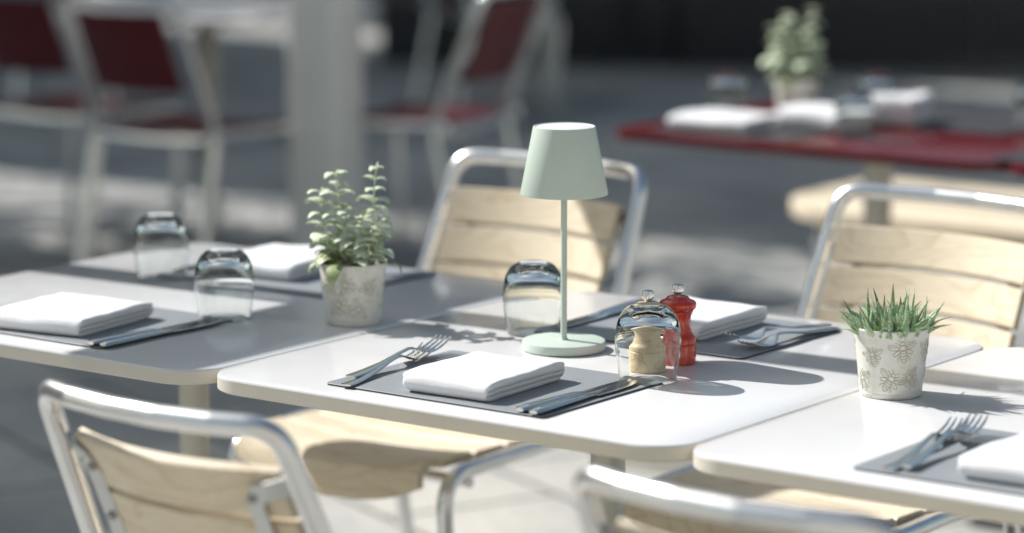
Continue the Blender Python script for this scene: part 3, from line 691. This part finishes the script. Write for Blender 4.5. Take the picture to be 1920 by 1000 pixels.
# ------------------------------------------------------------------ red tables behind
RG = 'red tables in the row behind'
make_table('red_table', -1.03, 2.42, 0.92, 0.70, TZ, 'red lacquered table behind on the right, set with a potted herb and white napkins', 'table', M_redtop, M_redtop, M_pole, 0.03, group=RG)
make_table('red_table', -0.105, 2.42, 0.92, 0.70, TZ, 'red lacquered table at the right edge, cropped by the frame and mostly bare', 'table', M_redtop, M_redtop, M_pole, 0.03, group=RG)
silvery((-0.81, 2.83, TZ), [(-60, 0.04, 0.016, 0), (-100, 0.05, 0.014, 30), (-20, 0.05, 0.014, -30)], 'blurred pale herb in a clay coloured pot on the red table behind', 29, 1.1, 1.15)
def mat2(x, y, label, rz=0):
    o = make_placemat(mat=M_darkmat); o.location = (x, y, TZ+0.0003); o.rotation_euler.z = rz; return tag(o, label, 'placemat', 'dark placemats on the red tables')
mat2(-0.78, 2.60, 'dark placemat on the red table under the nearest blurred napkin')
mat2(-0.48, 2.95, 'dark placemat on the red table under the farther blurred napkins'); mat2(0.02, 2.60, 'dark placemat added for shadow on the rightmost red table')  # rightmost mat is a dark patch added where shadows fall
nap(-0.84, 2.60, R(5), 'blurred white folded napkin near the left front corner of the red table', 6, w=0.19, d=0.2)['group'] = 'white napkins on the red table'
nap(-0.66, 2.72, R(-4), 'blurred white folded napkin right of the potted herb on the red table', 7, w=0.15, h=0.045)['group'] = 'white napkins on the red table'
nap(-0.60, 2.86, R(12), 'tall blurred white folded napkin at the back of the red table', 8, w=0.16, d=0.16, h=0.062)['group'] = 'white napkins on the red table'
for (x, y, lb) in [(-0.93, 2.74, 'blurred upturned tumbler left of the potted herb on the red table'), (-0.66, 2.92, 'blurred upturned tumbler between herb and napkins on the red table'), (-0.53, 2.60, 'blurred upturned tumbler at the front of the red table'), (-0.30, 2.95, 'blurred upturned tumbler at the back right of the red table')]:
    c = copy_tree(gl); place(c, (x, y, TZ+0.0005), 0, lb, 'upturned tumblers on the red table')
# backless wooden bench on the far side of the red tables
bn = empty('bench', (-0.40, 3.64, 0)); tag(bn, 'backless pale wooden bench on bent metal legs behind the red table', 'bench')
o_ = rrect(1.62, 0.50, 0.12, 10)
for k in range(3):
    s = MB(); y0 = -0.25+0.168*k; y1 = y0+0.150
    xs = [-0.81+1.62*i/16 for i in range(17)]
    def xin(y): 
        e = 0.25-abs(y)
        return 0.81-(0.12-math.sqrt(max(0, 0.12**2-(0.12-e)**2)) if e < 0.12 else 0)
    rows = []
    for i in range(9):
        y = y0+(y1-y0)*i/8; X = xin(y)
        zz = 0.46-(0.018*((-y-0.17)/0.08)**2 if y < -0.17 else 0)
        rows.append([(-X+0.004, y, zz), (X-0.004, y, zz), (X, y, zz-0.004), (X, y, zz-0.030), (-X, y, zz-0.030), (-X, y, zz-0.004)])
    s.grid(rows, True, True, True); s.build('seat_board', M_wood, bn)
for sx in (-1, 1):
    s = MB(); x = sx*0.70
    s.tube(fillet([(x, -0.20, 0), (x, -0.215, 0.40), (x, 0.215, 0.40), (x, 0.20, 0)], 0.06, 8), 0.0165, 14); s.build('leg', M_alu, bn)

# low pale stone slab under the red table (parasol foot)
pf = MB(); o_ = rrect(0.5, 0.5, 0.08, 8)
pf.grid([[(x-0.25, y-0.25, z) for x, y in o_] for z in (0.002, 0.06)], True, True, False); pf.grid([[((x-0.25)*k, (y-0.25)*k, z) for x, y in o_] for z, k in ((0.06, 1), (0.07, 0.96))], True, False, True)
tag(pf.build('stone_slab', M_slab, loc=(-0.86, 2.72, 0), rz=R(0)), 'low pale stone slab lying on the paving below the red table', 'slab')

# ------------------------------------------------------------------ red chairs and table in the shade
RC = 'dark red bistro chairs in the shade'
rch = make_chair('red_chair', R(24), M_redslat, M_redslat, 'dark red chair with aluminium frame at the upper left, second from the left', 'chair', RC, panel=True, W=0.44, WT=0.415, M_alu=M_polish)
place(rch, (-3.36, 3.67, 0), R(180+4), rch['label'])
for (x, y, rz, lb) in [(-3.98, 3.86, 184, 'dark red chair cut by the left frame edge, beside another red chair'),
                       (-2.95, 4.27, 90-172, 'dark red chair seen side on between the post and the lamp shade'),
                       (-5.0, 7.3, 150, 'dark red chair far back above the lamp shade'),
                       (-6.6, 6.6, 200, 'dark red chair far back between the frame edge and the post')]:
    c = copy_tree(rch); place(c, (x, y, 0), R(rz), lb)
make_table('bistro_table', -4.20, 3.87, 0.85, 0.72, TZ, 'white table in the shade at the top left behind the red chairs', 'table', M_top, M_edge, M_pole, 0.035, group='white tables in the shade')
make_table('bistro_table', -5.6, 7.6, 0.85, 0.75, TZ, 'white table far back in the shade above the lamp', 'table', M_top, M_edge, M_pole, 0.035, group='white tables in the shade')

# post in the background
ps = empty('post', (-3.065, 3.945, 0)); tag(ps, 'thick grey painted post between the red chairs, its top out of frame', 'post')
s = MB(); s.box((0, 0, 1.6), (0.165, 0.165, 3.16), 0.012, R(10)); s.build('shaft', M_postm, ps)
s = MB(); s.box((0, 0, 0.01), (0.24, 0.24, 0.016), 0.003, R(10)); s.build('foot_plate', M_grey, ps)

# steel portal out of frame at the left whose post and beam shade the tables
fr = empty('steel_pergola', (-1.72, 0.43, 0)); tag(fr, 'steel frame of tall slim uprights and a deep cross beam, left of the white tables', 'frame')
for yy in (0.0, -3.3):
    s = MB(); s.box((0, yy, 1.85), (0.084, 0.084, 3.70), 0.003); s.build('upright', M_grey, fr)
s = MB(); s.box((0.0, -0.85, 2.125), (0.05, 5.3, 0.155), 0.003); s.build('beam', M_grey, fr)

# unseen buildings added to shade the background, with gaps for strips of sun
for (ya, yb_, lb) in [(-6.0, 3.15, 'tall rendered building added out of frame at the left to shade the paving'), (4.45, 8.55, 'narrow rendered building added out of frame between the two trees to cast shade'), (9.75, 19.0, 'tall rendered building added out of frame beyond the farther tree to cast shade')]:
    bl = empty('building', (-16.3, (ya+yb_)/2, 0)); tag(bl, lb, 'building')
    s = MB(); s.box((-4, 0, 6.45), (8, yb_-ya, 12.9), 0.0); s.build('wall', M_render, bl)
    nw = int((yb_-ya)/2.4)
    for fl in range(4):
        for k in range(nw):
            wy = (k-(nw-1)/2)*2.4
            s = MB(); s.box((0.03, wy, 2.0+3.1*fl), (0.06, 1.2, 1.8), 0.01); w_ = s.build('window', M_kerb, bl)
            s = MB(); s.box((0.064, wy, 2.0+3.1*fl), (0.004, 1.04, 1.64), 0.0); s.build('pane', M_carglass, w_)
# unseen tree added in the gap to dapple the sun on the far paving
tr = empty('tree', (-9.2, 3.95, 0)); tag(tr, 'leafy tree added out of frame in the nearest gap to dapple the sun', 'tree')
s = MB(); s.tube([(0, 0, 0), (0.03, 0.02, 1.2), (-0.03, 0.04, 2.4), (0.02, 0, 3.6), (0, 0, 5.2)], [0.16, 0.13, 0.11, 0.08, 0.03], 14)
rt = random.Random(5)
for k in range(14):
    a = k*2.4; z = 2.8+k*0.17; l_ = rt.uniform(0.9, 1.5)
    s.tube([(0, 0, z), (math.cos(a)*l_*0.5, math.sin(a)*l_*0.5, z+0.35), (math.cos(a)*l_, math.sin(a)*l_, z+0.9)], [0.045, 0.03, 0.01], 8)
s.build('trunk', M_bark, tr)
s = MB()
for c in range(95):
    a = rt.uniform(0, 6.283); rr = 1.75*math.sqrt(rt.random()); cz = rt.uniform(3.4, 6.6); cx, cy = rr*math.cos(a), rr*math.sin(a)
    for q in range(60):
        p = Vector((cx+rt.gauss(0, 0.17), cy+rt.gauss(0, 0.17), cz+rt.gauss(0, 0.15)))
        u = Vector((rt.gauss(0, 1), rt.gauss(0, 1), rt.gauss(0, 1))).normalized(); v = u.cross(Vector((rt.gauss(0, 1), rt.gauss(0, 1), rt.gauss(0, 1)))).normalized()
        L_ = rt.uniform(0.035, 0.06); b_ = len(s.v)
        for e1, e2 in ((-1, 0), (-0.2, 0.45), (1, 0), (-0.2, -0.45)): s.v.append(tuple(p+u*e1*L_+v*e2*L_))
        s.face((b_, b_+1, b_+2, b_+3), 0, False)
s.build('crown', M_treeleaf, tr)
tr2 = copy_tree(tr); place(tr2, (-10.4, 9.3, 0), R(120), 'leafy tree added out of frame in the farther gap to dapple the sun')

# row of black planters far back
for i in range(5):
    x, y = -6.3+1.55*i*0.80, 8.75+1.55*i*0.60*0.35
    pl_ = empty('planter', (-6.1+1.28*i, 9.15+0.62*i, 0), R(26)); tag(pl_, 'long black glossy planter box far back above the red table', 'planter', 'black planters far back')
    s = MB(); s.box((0, 0, 0.40), (1.415, 0.42, 0.76), 0.01); s.build('trough', M_blackpaint, pl_)
    s = MB(); s.box((0, 0, 0.79), (1.418, 0.46, 0.035), 0.004); s.build('rim', M_blackpaint, pl_)
    s = MB(); s.box((0, 0, 0.011), (1.40, 0.40, 0.018), 0.003); s.build('plinth', M_grey, pl_)
# unseen facade added to darken table reflections and cut sky light
fb = empty('building', (-11.5, 17.5, 0), R(36)); tag(fb, 'long dark facade added above the picture to darken the table reflections', 'building')
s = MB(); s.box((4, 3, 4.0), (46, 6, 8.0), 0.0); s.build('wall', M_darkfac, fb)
for fl in range(2):
    for k in range(12):
        s = MB(); s.box((-16+3.4*k, -0.03, 2.3+3.6*fl), (1.5, 0.06, 2.2), 0.01); w_ = s.build('window', M_kerb, fb)
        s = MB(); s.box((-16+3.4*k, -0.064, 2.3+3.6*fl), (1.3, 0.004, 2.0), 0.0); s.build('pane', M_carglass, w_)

# pale facade added behind the viewer to bounce sunlight back as fill
fb2 = empty('building', (10.5, -9.5, 0), R(-127)); tag(fb2, 'pale sunlit facade added behind the viewer as bounce fill, out of frame', 'building')
s = MB(); s.box((0, 3, 5.5), (30, 6, 11.0), 0.0); s.build('wall', M_palefac, fb2)
for fl in range(3):
    for k in range(8):
        s = MB(); s.box((-12+3.4*k, -0.03, 2.3+3.4*fl), (1.3, 0.06, 2.0), 0.01); w_ = s.build('window', M_kerb, fb2)
        s = MB(); s.box((-12+3.4*k, -0.064, 2.3+3.4*fl), (1.1, 0.004, 1.8), 0.0); s.build('pane', M_carglass, w_)

sl.cycles.is_caustics_light = True
for o in list(COL.objects):
    if o.name.startswith('tumbler'): o.cycles.is_caustics_caster = True
    if o.name.startswith(('tabletop', 'placemat', 'red_table')): o.cycles.is_caustics_receiver = True
